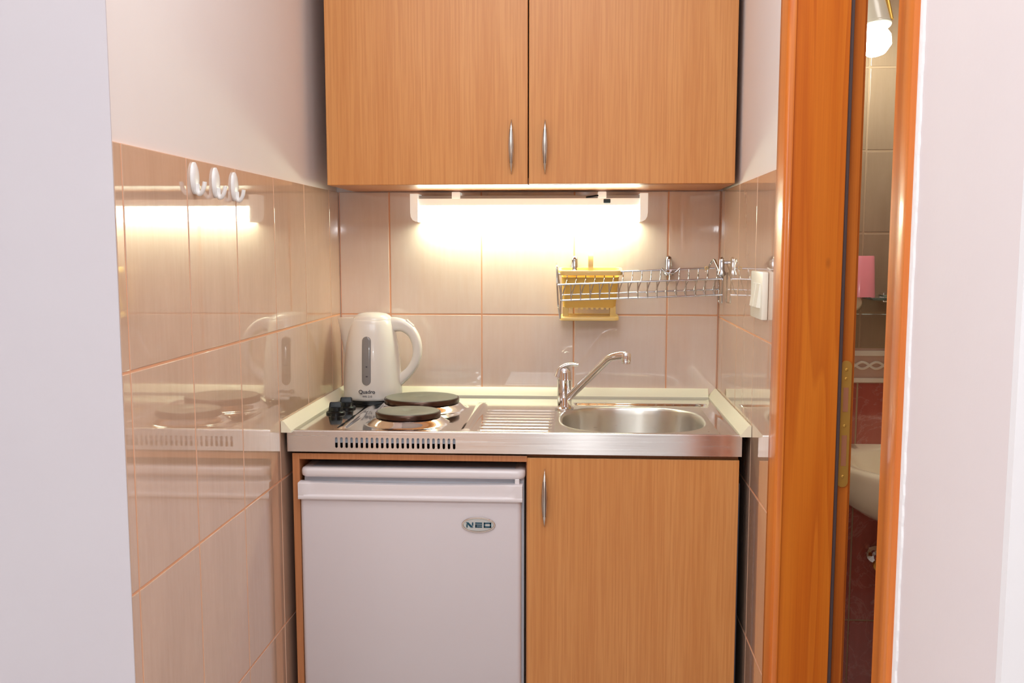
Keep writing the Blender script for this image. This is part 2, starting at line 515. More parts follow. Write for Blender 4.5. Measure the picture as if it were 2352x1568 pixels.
for zz in (1.052, 1.036, .95, .857):
    bm = B(); lathe(bm, [(.0001, -.0012), (.0024, -.0008), (.003, 0)], (1.1335, SY-.0025, zz), 16, 'y'); obj('screw', bm, 'brass', sp)

# ------------------------------------------------------------------ bathroom beyond
BY = -.45
zj = [T0+.42, 1.66, 1.481, 1.302, 1.124, 1.045]
tiles('wall_bathroom_upper', 'y', [1.151, 1.282, 1.532, 1.782, 2.032, 2.3], [2.5, 2.16, 1.83, 1.66, 1.481, 1.302, 1.124, 1.045], 'tile_bath', at=BY, sgn=-1, grout='grout_bath')
bm = B(); box(bm, 1.151, 2.3, BY, BY+.006, .966, 1.045)
obj('wall_bathroom_border', bm, 'tile_border', kind='structure')
bm = B()
box(bm, 1.151, 2.3, BY-.004, BY, 1.028, 1.040, .0015); box(bm, 1.151, 2.3, BY-.004, BY, .968, .978, .0015)
for ph in (0, PI):
    pts = [(1.151+.003*k, BY-.0015, 1.0065+.0075*math.sin(k*.003*2*PI/.062+ph)) for k in range(383)]
    tube(bm, pts, .003, 6)
obj('trim_bathroom_border', bm, 'border_white', kind='structure')
tiles('wall_bathroom_lower', 'y', [1.151, 1.282, 1.532, 1.782, 2.032, 2.3], [.966, .742, .412, .08, 0], 'tile_red', at=BY, sgn=-1, grout='grout_bath')
wallbox('wall_bathroom_back', 'paint', 1.14, 2.4, BY+.0061, BY+.05, 0, H)
wallbox('wall_bathroom_side', 'tile_bath', 2.3, 2.4, -2.4+.46, BY, 0, H)
wallbox('wall_bathroom_near', 'tile_bath', 1.14, 2.3, RY+.0001, RY+.05, 0, H)

t = thing('glass_shelf', 'narrow glass shelf on the bathroom wall seen through the doorway', 'shelf', (1.48, BY, 1.158))
bm = B(); box(bm, 1.278, 1.72, BY-.115, BY-.001, 1.158, 1.1635, .001); obj('shelf_pane', bm, 'glass', t)
for px in (1.33, 1.66):
    bm = B(); box(bm, px-.008, px+.008, BY-.03, BY, 1.1635, 1.171, .002); box(bm, px-.008, px+.008, BY-.03, BY, 1.150, 1.158, .002); obj('shelf_clamp', bm, 'chrome', t)
t = thing('tumbler', 'pink upturned plastic tumbler on the bathroom glass shelf', 'tumbler', (1.262, BY-.05, 1.1635))
bm = B(); lathe(bm, [(.0335, 0), (.0335, .002), (.0295, .086), (.0285, .0885), (.0001, .0885)], (1.2615, BY-.062, 1.1635), 40)
WORLD[t.name] = Vector((1.262, BY-.05, 1.1635)); obj('cup', bm, 'pink', t, smooth=40)
t = thing('soap_holder', 'round white soap holder on a chrome arm beside the glass shelf', 'soap holder', (1.235, BY, 1.15))
bm = B(); lathe(bm, [(.001, -.062), (.013, -.06), (.0185, -.05), (.0205, -.036), (.018, -.024), (.009, -.02)], (1.2505, BY-.02, 1.152), 32, 'y'); obj('knob', bm, 'ceramic', t, smooth=40)
bm = B(); tube(bm, smooth_path([(1.2505, BY, 1.13), (1.2505, BY-.02, 1.128), (1.2505, BY-.045, 1.128), (1.2505, BY-.052, 1.14)]), .005, 10); obj('arm', bm, 'chrome', t, smooth=True)

# washbasin: oval bowl on the end wall
t = thing('washbasin', 'cream ceramic washbasin on the bathroom wall seen through the doorway', 'washbasin', (1.44, BY, .69))
bm = B(); rings = []
def bas(sx, sy, z, N=72, oy=0):
    cx, cy = 1.44, BY-.17+oy
    out = []
    for k in range(N):
        a = 2*PI*k/N; x = cx+.26*sx*math.cos(a); y = cy+.27*sy*math.sin(a)
        out.append((x, min(y, BY-.0005), z))
    return out
outer = [(.30, .30, .690), (.52, .52, .697), (.72, .72, .712), (.87, .87, .738), (.96, .96, .772), (1, 1, .806), (1.0, 1.0, .818), (.985, .985, .825), (.95, .95, .827)]
inner = [(.86, .80, .824), (.82, .76, .815), (.76, .70, .785), (.62, .56, .748), (.40, .35, .724), (.10, .08, .716)]
rings = [bas(*r) for r in outer]+[bas(*r, oy=-.03) for r in inner]
loft(bm, rings); obj('bowl', bm, 'ceramic', t, smooth=60)
bm = B(); lathe(bm, [(.022, 0), (.022, .004), (.001, .004)], (1.44, BY-.2, .7165), 24); obj('drain', bm, 'chrome', t, smooth=40)
t = thing('shut_off_valve', 'small chrome shut-off valve on the red tiles under the washbasin', 'valve', (1.32, BY, .571))
bm = B(); lathe(bm, [(.02, 0), (.02, -.004), (.008, -.006), (.008, -.03), (.011, -.031), (.011, -.045), (.001, -.046)], (1.336, BY, .571), 24, 'y'); obj('valve_body', bm, 'chrome', t, smooth=40)
bm = B(); lathe(bm, [(.001, .006), (.012, .004), (.012, -.008), (.001, -.01)], (1.329, BY-.052, .560), 20, 'y'); obj('valve_knob', bm, 'brass', t, smooth=40)

# spot lamp in the bathroom
SL = Vector((1.258, -.58, 1.735))
t = thing('spotlight', 'white bathroom spotlight with a glowing bulb above the doorway gap', 'spotlight', (1.28, BY, 1.86))
ax = Vector((.16, -.18, -.97)).normalized()
def cone(bm, p0, prof, ax, n=32, mi=0):
    u = ax.cross(Vector((1, 0, 0))).normalized(); w = ax.cross(u)
    loft(bm, [[Vector(p0)+ax*h+(u*math.cos(2*PI*k/n)+w*math.sin(2*PI*k/n))*r for k in range(n)] for r, h in prof], mi=mi)
base = Vector((1.234, -.585, 1.782))
bm = B(); cone(bm, base, [(.012, -.02), (.026, -.012), (.033, 0), (.036, .04), (.038, .070), (.035, .070), (.031, .02), (.01, .005)], ax)
sh = obj('shade', bm, 'shade', t, smooth=40)
bm = B(); cone(bm, base, [(.038, .064), (.0392, .066), (.0392, .070), (.0375, .072)], ax); obj('shade_ring', bm, 'shade', sh, smooth=40)
bm = B(); tube(bm, [base+Vector((.035, -.006, .01)), base+Vector((.038, -.008, 0))+ax*.055], .006, 10); obj('side_bar', bm, 'brass', sh, smooth=True, label='brass side bar')
bm = B(); cone(bm, base+ax*.073, [(.008, 0), (.026, .002), (.034, .02), (.032, .038), (.018, .052), (.002, .056)], ax); obj('bulb', bm, 'bulb', t, smooth=60)
bm = B(); tube(bm, smooth_path([base-ax*.018, base+Vector((0, .03, .035)), (1.262, BY-.02, 1.85), (1.262, BY, 1.855)]), .006, 10); obj('arm', bm, 'brass', t, smooth=True)
bm = B(); lathe(bm, [(.04, 0), (.04, -.012), (.03, -.018), (.001, -.02)], (1.262, BY, 1.855), 32, 'y'); obj('wall_rose', bm, 'shade', t, smooth=40)

# ------------------------------------------------------------------ wall cabinet
CX0, CX1, CZ0, CZ1, CF = .0435, 1.0175, 1.4195, 2.12, -.305
SEAM = .5295
cab = thing('wall_cabinet', 'beech wall cabinet with two doors above the strip lamp', 'cabinet', (.53, 0, CZ0))
bm = B()
x0, x1 = CX0+.001, CX1-.001
box(bm, x0, x0+.016, CF+.019, -.001, CZ0, CZ1); box(bm, x1-.016, x1, CF+.019, -.001, CZ0, CZ1)
box(bm, x0+.016, x1-.016, CF+.019, -.001, CZ0, CZ0+.016); box(bm, x0+.016, x1-.016, CF+.019, -.001, CZ1-.016, CZ1)
box(bm, x0+.016, x1-.016, -.006, -.001, CZ0+.016, CZ1-.016); box(bm, SEAM-.008, SEAM+.008, CF+.03, -.006, CZ0+.016, CZ1-.016, mi=1)
obj('carcass', bm, ['beech_side', 'cab_in'], cab)
def lens_handle(parent, x, z, y, name='handle', L=.127, w=.0064):
    bm = B(); rings = []; n = 36
    for i in range(n+1):
        t = -1+2*i/n
        hw = max(w*(1-abs(t)**2.0)**.9, .0006); bow = .0185*(1-t*t)**.62
        th = .0022+.0012*(1-t*t)
        c = Vector((x, y-bow-.001, z+t*L/2))
        rings.append([c+Vector((hw*math.cos(2*PI*k/16), -th*math.sin(2*PI*k/16)*1.0, 0)) for k in range(16)])
    loft(bm, rings)
    for s in (-1, 1):
        lathe(bm, [(.0026, 0), (.0026, -.014)], (x, y, z+s*.042), 12, 'y')
    return obj(name, bm, 'handle', parent, smooth=50, label='nickel handle', loc=(x, y, z))
d1 = obj('door', box(B(), CX0, SEAM-.0015, CF, CF+.018, CZ0, CZ1+.002, .0012), 'beech', cab)
d2 = obj('door', box(B(), SEAM+.0015, CX1, CF, CF+.018, CZ0+.0008, CZ1+.002, .0012), 'beech', cab)
lens_handle(d1, .4895, 1.5075, CF); lens_handle(d2, .5695, 1.5075, CF)

# ------------------------------------------------------------------ fluorescent strip lamp
L0, L1, LZ0, LZ1 = .206, .829, 1.337, 1.410
lamp = thing('strip_lamp', 'white fluorescent strip lamp glowing under the wall cabinet', 'lamp', (.5175, 0, LZ1))
bm = B(); box(bm, L0+.019, L1-.019, -.062, -.001, 1.3785, 1.3975, .002); obj('housing', bm, 'lamp_body', lamp)
bm = B(); box(bm, L0+.019, L1-.019, -.045, -.001, 1.3975, 1.406, .0005); obj('gap_shade_strip', bm, 'gap_grey', lamp)  # grey strip coloured as the shaded gap above the housing
for s, a in ((1, L0), (-1, L1)):
    poly = [(0, LZ1), (.0, 1.362), (.0015, 1.350), (.006, 1.342), (.013, 1.338), (.0205, 1.3365), (.0205, LZ1)]
    bm = B(); p = [(a+s*u, z) for u, z in poly]
    slab_xz(bm, p, -.068, -.0005); obj('end_cap', bm, 'lamp_body', lamp, smooth=30)
bm = B()
prof = [(-.006, 1.3785), (-.062, 1.3785), (-.0645, 1.366), (-.062, 1.352), (-.053, 1.343), (-.036, 1.3395), (-.016, 1.3405), (-.006, 1.347)]
loft(bm, [[(x, y, z) for y, z in prof] for x in (L0+.0203, L1-.0203)]); obj('diffuser', bm, 'tube', lamp, smooth=60)
for cx in (.3255, .7105):
    bm = B(); box(bm, cx-.011, cx+.011, -.052, -.001, 1.3975, 1.4155, .002); obj('clip', bm, 'lamp_body', lamp)
bm = B(); box(bm, .714, .732, -.066, -.060, 1.385, 1.3955, .0015); obj('switch', bm, 'tiny_lens', lamp, label='dark green rocker switch')
bm = B(); tube(bm, smooth_path([(.66, -.03, 1.4005), (.68, -.055, 1.402), (.70, -.05, 1.405), (.715, -.02, 1.402)]), .0022, 8); obj('cable', bm, 'black', lamp, smooth=True)

# ------------------------------------------------------------------ wall hooks
def wall_hook(y, z, lab):
    t = thing('wall_hook', lab, 'hook', (0, y, z), group='white hooks on the left tiles')
    bm = B()
    rings = []
    for r, xx in ((1, .0002), (1, .0035), (.82, .0055), (.4, .0064)):
        rings.append([(xx, y+.0165*r*math.cos(a), z+.027*r*math.sin(a)) for a in [2*PI*k/32 for k in range(32)]])
    loft(bm, rings); obj('back_plate', bm, 'white_pl', t, smooth=60)
    bm = B()
    pts = smooth_path([(.0045, y, z-.010), (.0058, y, z-.020), (.0090, y-.001, z-.0262), (.0140, y-.002, z-.0245), (.0185, y-.003, z-.0165), (.0205, y-.003, z-.0060)], 6)
    tube(bm, pts, [.0058-.0022*min(1, i/16) for i in range(len(pts))], 12)
    obj('hook_arm', bm, 'white_pl', t, smooth=60)
    return t
wall_hook(-1.078, 1.3865, 'white plastic wall hook furthest from the corner, first of three')
wall_hook(-.974, 1.385, 'white plastic wall hook in the middle of the three')
wall_hook(-.871, 1.384, 'white plastic wall hook nearest the wall cabinet, last of three')

# ------------------------------------------------------------------ steel worktop with sink and hob
top = thing('steel_worktop', 'stainless steel worktop with sink, drainboard and two hotplates', 'worktop', (.507, -.29, .82))
WX0, WX1, WY0, WY1 = .0075, 1.0075, -.581, -.001
HX0, HX1, HY0, HY1 = .600, .962, -.566, -.168
hot = [(.257, -.232, .094), (.260, -.460, .0745)]
def sstep(a, b, x):
    t = max(0, min(1, (x-a)/(b-a))); return t*t*(3-2*t)
def height(x, y):
    d = min(x-WX0, WX1-x, y-WY0, WY1-y)
    z = CT-.0025
    z += .0012*(1-sstep(.008, .018, d))
    for hx, hy, r in hot:
        q = math.hypot(x-hx, y-hy)
        z += .0165*(1-sstep(r-.004, r+.024, q))
    # pressed drainboard ribs
    if .42 < x < .605 and -.56 < y < -.19:
        ex = sstep(.428, .436, x)*(1-sstep(.586, .594, x))
        k = (y+.553)/.0415; fr = k-math.floor(k)
        if 0 <= k < 8: z += .0019*ex*(math.sin(PI*min(1, fr/.34))**2 if fr < .34 else 0)
    # trough behind the bowl
    z -= .007*sstep(-.158, -.150, y)*(1-sstep(-.122, -.112, y))*sstep(.64, .65, x)*(1-sstep(.975, .983, x))
    # raised panel edge around the knobs
    z += .003*sstep(.112, .118, x)*(1-sstep(.128, .134, x))*sstep(-.55, -.53, y)*(1-sstep(-.2, -.18, y))
    z += .003*sstep(.392, .398, x)*(1-sstep(.408, .414, x))*sstep(-.56, -.54, y)*(1-sstep(-.15, -.12, y))
    return z
def axis_pts(a, b, marks, step):
    m = sorted([a, b]+marks); out = []
    for p, q in zip(m, m[1:]):
        n = max(1, round((q-p)/step)); out += [p+(q-p)*i/n for i in range(n)]
    return out+[b]
xs = axis_pts(WX0, WX1, [HX0, HX1, .42], .004)
ys = axis_pts(WY0, WY1, [HY0, HY1], .0022)
bm = B(); V = {}
for i, x in enumerate(xs):
    for j, y in enumerate(ys): V[i, j] = bm.verts.new((x, y, height(x, y)))
for i in range(len(xs)-1):
    for j in range(len(ys)-1):
        cx, cy = (xs[i]+xs[i+1])/2, (ys[j]+ys[j+1])/2
        if HX0 < cx < HX1 and HY0 < cy < HY1: continue
        bm.faces.new((V[i, j], V[i+1, j], V[i+1, j+1], V[i, j+1]))
bmesh.ops.delete(bm, geom=[v for v in bm.verts if not v.link_faces], context='VERTS')
obj('worktop_sheet', bm, 'steel', top, smooth=70)
def rrc0(a, b, r, z, n=4):
    out = []
    for sx_, sy_, a0 in ((1, 1, 0), (-1, 1, PI/2), (-1, -1, PI), (1, -1, 1.5*PI)):
        for k in range(n+1):
            t = a0+PI/2*k/n; out.append((sx_*(a-r)+r*math.cos(t), sy_*(b-r)+r*math.sin(t), z))
    return out
# bowl
bm = B(); N = 128; bx, by = .7805, -.3665
def rect_ring(z):
    out = []
    for k in range(N):
        t = 2*PI*k/N; c, s = math.cos(t), math.sin(t)
        hx = HX1-bx if c > 0 else bx-HX0; hy = HY1-by if s > 0 else by-HY0
        m = min(hx/abs(c) if abs(c) > 1e-6 else 9, hy/abs(s) if abs(s) > 1e-6 else 9)
        out.append((bx+c*m, by+s*m, z))
    return out
def br(a, b, z, n=2.7): return sell(bx, by, a, b, n, N, z)
F = CT-.0025
def blend(r0, r1, f): return [tuple(p*(1-f)+q*f for p, q in zip(a, b)) for a, b in zip(r0, r1)]
rim = br(.171, .190, F)
rings = [rect_ring(F), blend(rect_ring(F), rim, .5), rim, br(.169, .188, F-.0006), br(.1665, .1855, F-.003), br(.165, .184, F-.008), br(.164, .183, F-.02), br(.160, .179, F-.08), br(.155, .174, F-.115), br(.145, .164, F-.132), br(.125, .145, F-.142), br(.08, .1, F-.147), br(.03, .035, F-.150), br(.028, .03, F-.152)]
loft(bm, rings, cap0=False); sb = obj('sink_bowl', bm, 'basin', top, smooth=50)
brush_uv(sb, lambda c: c.z*3, lambda c: math.atan2(c.y-by, c.x-bx) if False else c.x*3+c.y)
# front apron with ventilation slots
bm = B(); AY = WY0; zt, zb = CT-.0005, .8195
def aface(p, mi=0): bm.faces.new([bm.verts.new(q) for q in p]).material_index = mi
sx0, pitch, ns = .1185, .01141, 24
s_lo, s_hi = .8285, .8525
def cell(xa, xb):
    """apron rectangle with a slot cut in the middle"""
    cx = (xa+xb)/2; st = stadium(cx, (s_lo+s_hi)/2, .0056, s_hi-s_lo, 6)
    outer = []
    for (px, pz) in st:
        dx, dz = px-cx, pz-(s_lo+s_hi)/2
        hx = (xb-xa)/2; hz = (zt-zb)/2
        cz = (s_lo+s_hi)/2
        hzz = (zt-cz) if dz > 0 else (cz-zb)
        m = min(hx/abs(dx) if abs(dx) > 1e-7 else 1e9, hzz/abs(dz) if abs(dz) > 1e-7 else 1e9)
        outer.append((cx+dx*m, cz+dz*m))
    a = [bm.verts.new((x, AY, z)) for x, z in outer]; b_ = [bm.verts.new((x, AY, z)) for x, z in st]
    c_ = [bm.verts.new((x, AY+.0012, z)) for x, z in st]
    n = len(st)
    for i in range(n):
        j = (i+1) % n
        bm.faces.new((a[i], a[j], b_[j], b_[i])); bm.faces.new((b_[i], b_[j], c_[j], c_[i]))
    for cxn, czn in ((xa, zt), (xb, zt), (xa, zb), (xb, zb)):       # fill the corner triangles
        cz = (s_lo+s_hi)/2
        q = [(i, p) for i, p in enumerate(outer)]
        # neighbouring pair that straddles this corner
        for i in range(n):
            j = (i+1) % n; p, r = outer[i], outer[j]
            on_v = lambda s: abs(s[0]-cxn) < 1e-6 and (s[1]-cz)*(czn-cz) >= -1e-9
            on_h = lambda s: abs(s[1]-czn) < 1e-6 and (s[0]-cx)*(cxn-cx) >= -1e-9
            if (on_v(p) and on_h(r)) or (on_h(p) and on_v(r)):
                if max(abs(p[0]-r[0]), abs(p[1]-r[1])) > 1e-6:
                    try: bm.faces.new((a[i], a[j], bm.verts.new((cxn, AY, czn))))
                    except ValueError: pass
xa = sx0-pitch/2
aface([(WX0, AY, zb), (xa, AY, zb), (xa, AY, zt), (WX0, AY, zt)])
for k in range(ns): cell(xa+k*pitch, xa+(k+1)*pitch)
xe = xa+ns*pitch
aface([(xe, AY, zb), (WX1, AY, zb), (WX1, AY, zt), (xe, AY, zt)])
# rolled top edge, bottom return and right/left ends
n = 6
for (c0, c1) in ((WX0, WX1),):
    prv = None
    for k in range(n+1):
        a = PI/2*k/n; y = AY+.003-.003*math.cos(a)*1; z = CT-.003+.003*math.sin(a)
        cur = (bm.verts.new((c0, y-.0003, z)), bm.verts.new((c1, y-.0003, z)))
        if prv: bm.faces.new((prv[0], prv[1], cur[1], cur[0]))
        prv = cur
aface([(WX0, AY, zb), (WX1, AY, zb), (WX1, AY+.012, zb), (WX0, AY+.012, zb)])
aface([(WX1, AY, zb), (WX1, -.001, zb), (WX1, -.001, zt), (WX1, AY, zt)])
aface([(WX0, AY, zb), (WX0, -.001, zb), (WX0, -.001, zt), (WX0, AY, zt)])
ap = obj('front_apron', bm, 'apron', top, smooth=40)
brush_uv(ap, lambda c: c.z*3, lambda c: c.x*3)
bm = B(); box(bm, .06, .44, AY+.005, AY+.0065, .8395, .858); obj('inner_flange', bm, 'fridge_grey', top)
bm = B(); box(bm, .02, .56, AY+.05, AY+.055, .8205, .845); obj('slot_shade', bm, 'dark', top)  # dark sheet painted as the shade inside the slots
for hx, hy, r in hot:
    bm = B(); zz = CT+.0135
    lathe(bm, [(r-.004, zz), (r+.0008, zz+.001), (r+.0012, zz+.010), (r-.0005, zz+.0125), (r-.003, zz+.0125)], (hx, hy, 0), 72)
    hp = obj('hotplate', bm, 'hot_edge', top, smooth=40, label='dark cast-iron hotplate')
    bm = B(); lathe(bm, [(r-.003, zz+.0123), (r-.0035, zz+.0138), (r-.006, zz+.0142), (.0135, zz+.0142), (.0115, zz+.0132), (.001, zz+.0130)], (hx, hy, 0), 72)
    obj('plate_face', bm, 'hot', hp, smooth=40)
for kx, ky, an in ((.0585, -.328, .12), (.066, -.243, .12)):
    bm = B(); zz = CT-.0028
    lathe(bm, [(.0235, zz), (.0235, zz+.004), (.0215, zz+.006), (.016, zz+.0075), (.0155, zz+.016), (.001, zz+.017)], (kx, ky, 0), 40)
    kb = obj('control_knob', bm, 'black', top, smooth=40)
    bm = B(); loft(bm, [rrc0(.0175, .0080, .003, zz+.007), rrc0(.0165, .0062, .003, zz+.014), rrc0(.0145, .0042, .003, zz+.0265), rrc0(.0125, .0030, .0025, zz+.0285)])
    bmesh.ops.transform(bm, matrix=Matrix.Translation((kx, ky, 0)) @ Matrix.Rotation(an, 4, 'Z'), verts=bm.verts)
    obj('grip', bm, 'black', kb, smooth=40)

# cream sealing strips along the walls
def strip(name, pts3):
    bm = B(); loft(bm, pts3); return obj(name, bm, 'cream', kind='structure', smooth=30)
def sprof(s, wd=.0235):   # distance from wall, height
    return [(0.0008, CT-.0024), (0.0008, CT+.0225), (.004, CT+.0235), (.008, CT+.021), (wd-.003, CT+.0055), (wd, CT+.002), (wd, CT-.0024)]
strip('trim_1', [[(d, y, z) for d, z in sprof(1)] for y in (-.603, -.0008)])
strip('trim_2', [[(x, -d, z) for d, z in sprof(1, .021)] for x in (.0235, W-.024)])
strip('trim_3', [[(W-d, y, z) for d, z in sprof(1)] for y in (-.598, -.0008)])

# ------------------------------------------------------------------ mixer tap
FX, FY = .6175, -.222
tap = thing('mixer_tap', 'chrome single-lever mixer tap beside the sink bowl', 'tap', (FX, FY, CT-.0025))
bm = B(); z0 = CT-.0026
lathe(bm, [(.0245, z0), (.0245, z0+.004), (.0195, z0+.007), (.0182, z0+.012), (.0182, z0+.071), (.0192, z0+.0735), (.0192, z0+.077), (.0186, z0+.079), (.018, z0+.092), (.015, z0+.103), (.008, z0+.108), (.001, z0+.109)], (FX, FY, 0), 48)
obj('tap_body', bm, 'chrome', tap, smooth=40)
bm = B()
pth = smooth_path([(FX-.019, FY, z0+.083), (FX-.013, FY, z0+.100), (FX-.001, FY-.002, z0+.110), (FX+.016, FY-.004, z0+.1145), (FX+.034, FY-.006, z0+.1135)], 6)
rings = []
for i, p in enumerate(pth):
    f = i/(len(pth)-1); tn = (pth[min(i+1, len(pth)-1)]-pth[max(i-1, 0)]).normalized(); side = Vector((0, 1, 0)); up = side.cross(tn)
    hw = .0175*(1-f)+.009*f; th = .0085*(1-f)+.0045*f
    rings.append([p+side*hw*math.cos(2*PI*k/16)+up*th*math.sin(2*PI*k/16) for k in range(16)])
loft(bm, rings); obj('lever', bm, 'chrome', tap, smooth=60)
bm = B()
sp_ = fillet([(FX+.006, FY-.004, z0+.026), (.728, -.335, 1.0095), (.750, -.352, 1.0155), (.765, -.360, 1.0155)], .02, 6)
tube(bm, sp_, [.0095]*len(sp_), 20); obj('spout', bm, 'chrome', tap, smooth=60)
bm = B(); lathe(bm, [(.001, .0275), (.009, .026), (.0115, .0215), (.0118, .008), (.0105, .0055), (.0105, 0), (.001, .001)], (.765, -.360, .9965), 32); obj('aerator', bm, 'chrome', tap, smooth=40)

# ------------------------------------------------------------------ kettle
KX, KY = .1085, -.112
ket = thing('electric_kettle', 'white plastic electric kettle standing in the corner behind the knobs', 'kettle', (KX, KY, CT))
bm = B(); z0 = CT-.0024
lathe(bm, [(.070, z0), (.071, z0+.004), (.070, z0+.007), (.001, z0+.007)], (KX, KY, 0), 48); obj('base', bm, 'black', ket, smooth=40)
bm = B()
kp = [(.070, .0072), (.0755, .0095), (.0768, .016), (.0768, .04), (.0755, .075), (.0725, .115), (.0685, .150), (.063, .182), (.0575, .205), (.0545, .214), (.052, .218)]
lathe(bm, [(r, z0+h) for r, h in kp], (KX, KY, 0), 64, sy=.93); kbod = obj('body', bm, 'kettle', ket, smooth=60)
bm = B()
lathe(bm, [(.0518, z0+.2175), (.0505, z0+.221), (.046, z0+.2265), (.036, z0+.232), (.018, z0+.2355), (.001, z0+.236)], (KX+.002, KY, 0), 48, sy=.93); obj('lid', bm, 'kettle', ket, smooth=60)
# spout: wedge growing from the body to a pointed lip
bm = B(); rings = []
for f in [i/10 for i in range(11)]:
    z = z0+.118+(.221-.118)*f
    rb = .0715-.018*f**1.3
    reach = .002+.036*f**1.15
    hw = .010+.024*f
    rings.append([(KX-rb+.014, KY-hw, z), (KX-rb-reach*.35, KY-hw*.62, z), (KX-rb-reach*.85, KY-hw*.2, z), (KX-rb-reach, KY, z), (KX-rb-reach*.85, KY+hw*.2, z), (KX-rb-reach*.35, KY+hw*.62, z), (KX-rb+.014, KY+hw, z)])
loft(bm, rings); obj('spout', bm, 'kettle', ket, smooth=60)
bm = B()
hk = [((KX+.040, KY, z0+.200), .0205), ((KX+.062, KY, z0+.2035), .0195), ((KX+.086, KY, z0+.199), .0160), ((KX+.108, KY, z0+.180), .0135), ((KX+.1195, KY, z0+.148), .0125), ((KX+.1165, KY, z0+.112), .0120), ((KX+.098, KY, z0+.080), .0125), ((KX+.066, KY, z0+.052), .0150)]
hpts = smooth_path([a for a, b in hk], 6); rings = []
for i, p in enumerate(hpts):
    q = min(i/6, len(hk)-1.0001); k0 = int(q); a = hk[k0][1]*(1-q+k0)+hk[k0+1][1]*(q-k0)
    tn = (hpts[min(i+1, len(hpts)-1)]-hpts[max(i-1, 0)]).normalized(); side = Vector((0, 1, 0)); up = side.cross(tn)
    rings.append([p+side*.0145*math.copysign(abs(math.cos(t))**.75, math.cos(t))+up*a*math.copysign(abs(math.sin(t))**.75, math.sin(t)) for t in [2*PI*k/24 for k in range(24)]])
loft(bm, rings); hd = obj('handle', bm, 'kettle', ket, smooth=60)
bm = B(); box(bm, -.013, .013, -.008, .008, 0, .006, .002)
bmesh.ops.transform(bm, matrix=Matrix.Translation((KX+.099, KY, z0+.2045)) @ Matrix.Rotation(math.radians(42), 4, 'Y'), verts=bm.verts)
obj('power_switch', bm, 'kettle', hd, smooth=40)
# water gauge on the front
def front_r(h):
    for (r0, h0), (r1, h1) in zip(kp, kp[1:]):
        if h0 <= h <= h1: return r0+(r1-r0)*(h-h0)/(h1-h0)
    return kp[-1][0]
gx = -.003
def gauge(bm, w, h0, h1, out):
    rings = []; n = 28; r = w/2
    for i in range(n+1):
        h = h0+(h1-h0)*(.5-.5*math.cos(PI*i/n))
        e = min(h-h0, h1-h); hw = r if e >= r else math.sqrt(max(r*r-(r-e)**2, 1e-8))
        rr = front_r(h); front = []; back = []
        for q in range(7):
            x = gx-hw+2*hw*q/6
            y = KY-math.sqrt(1-(x/rr)**2)*rr*.93
            front.append((KX+x, y-out*(1 if 0 < q < 6 else .2), z0+h)); back.append((KX+x, y+.003, z0+h))
        rings.append(front+back[::-1])
    loft(bm, rings)
bm = B(); gauge(bm, .0235, .0505, .176, .0018); gg = obj('water_gauge', bm, 'kettle_grey', ket, smooth=40, label='grey water gauge window')
for hh, ww in ((.097, .004), (.072, .005)):
    bm = B(); y = KY-front_r(hh)*.93-.0022; box(bm, KX+gx-.001, KX+gx-.001+ww, y, y+.001, z0+hh, z0+hh+.003); obj('gauge_mark', bm, 'ktext', gg)
def on_front(hh): return KY-front_r(hh)*.93-.0004
bm = text_bm('Quadro', .0135, .0003, Matrix.Translation((KX-.002, on_front(.034), z0+.0335)) @ Matrix.Rotation(PI/2, 4, 'X'), .0002)
obj('lettering', bm, 'ktext', kbod)
bm = text_bm('WK 210', .0072, .0002, Matrix.Translation((KX-.001, on_front(.022), z0+.0215)) @ Matrix.Rotation(PI/2, 4, 'X'))
obj('lettering', bm, 'ktext', kbod)

# ------------------------------------------------------------------ base cabinet
BX0, BX1, BF, BT = .0165, 1.0055, -.575, .8145
bc = thing('base_cabinet', 'beech base cabinet with one door right of the fridge niche', 'cabinet', (.51, 0, 0))
bm = B(); e = BF+.0
box(bm, BX0, BX0+.016, e, -.02, 0, BT, .0008)                                  # left side
box(bm, .5385, .5425, e+.019, -.02, .0, BT-.013)                                 # divider
box(bm, BX1-.018, BX1-.002, e+.019, -.02, .0, BT)                               # right side
box(bm, BX0+.016, .5415, e, e+.09, BT-.0135, BT, .0008)                         # top rail
box(bm, .5415, BX1-.018, e+.019, e+.09, BT-.0135, BT)
box(bm, .5425, BX1-.018, e+.019, -.02, .09, .106)
obj('carcass', bm, 'beech_side', bc)
bm = B(); box(bm, BX1-.0015, BX1+.003, BF+.019, -.3, 0, .7545); obj('side_strip', bm, 'grey_strip', bc, label='narrow blue-grey strip')  # narrow blue-grey strip to the right of the cabinet door
bd = obj('door', box(B(), .5415, BX1-.002, BF-.001, BF+.0175, .09, .8105, .0012), 'beech', bc)
lens_handle(bd, .5805, .7215, BF-.001, L=.13, w=.0066)
bm = B(); box(bm, .5415, BX1-.002, BF+.05, BF+.066, 0, .09); obj('plinth', bm, 'beech_side', bc)

# ------------------------------------------------------------------ fridge
fr = thing('mini_fridge', 'white undercounter fridge in the niche left of the cabinet door', 'fridge', (.285, -.3, 0))
X0, X1 = .0355, .5375
bm = B(); box(bm, .0395, .5345, -.5635, -.05, .0125, .765, .003); obj('fridge_body', bm, 'gasket', fr, smooth=30)
bm = B()
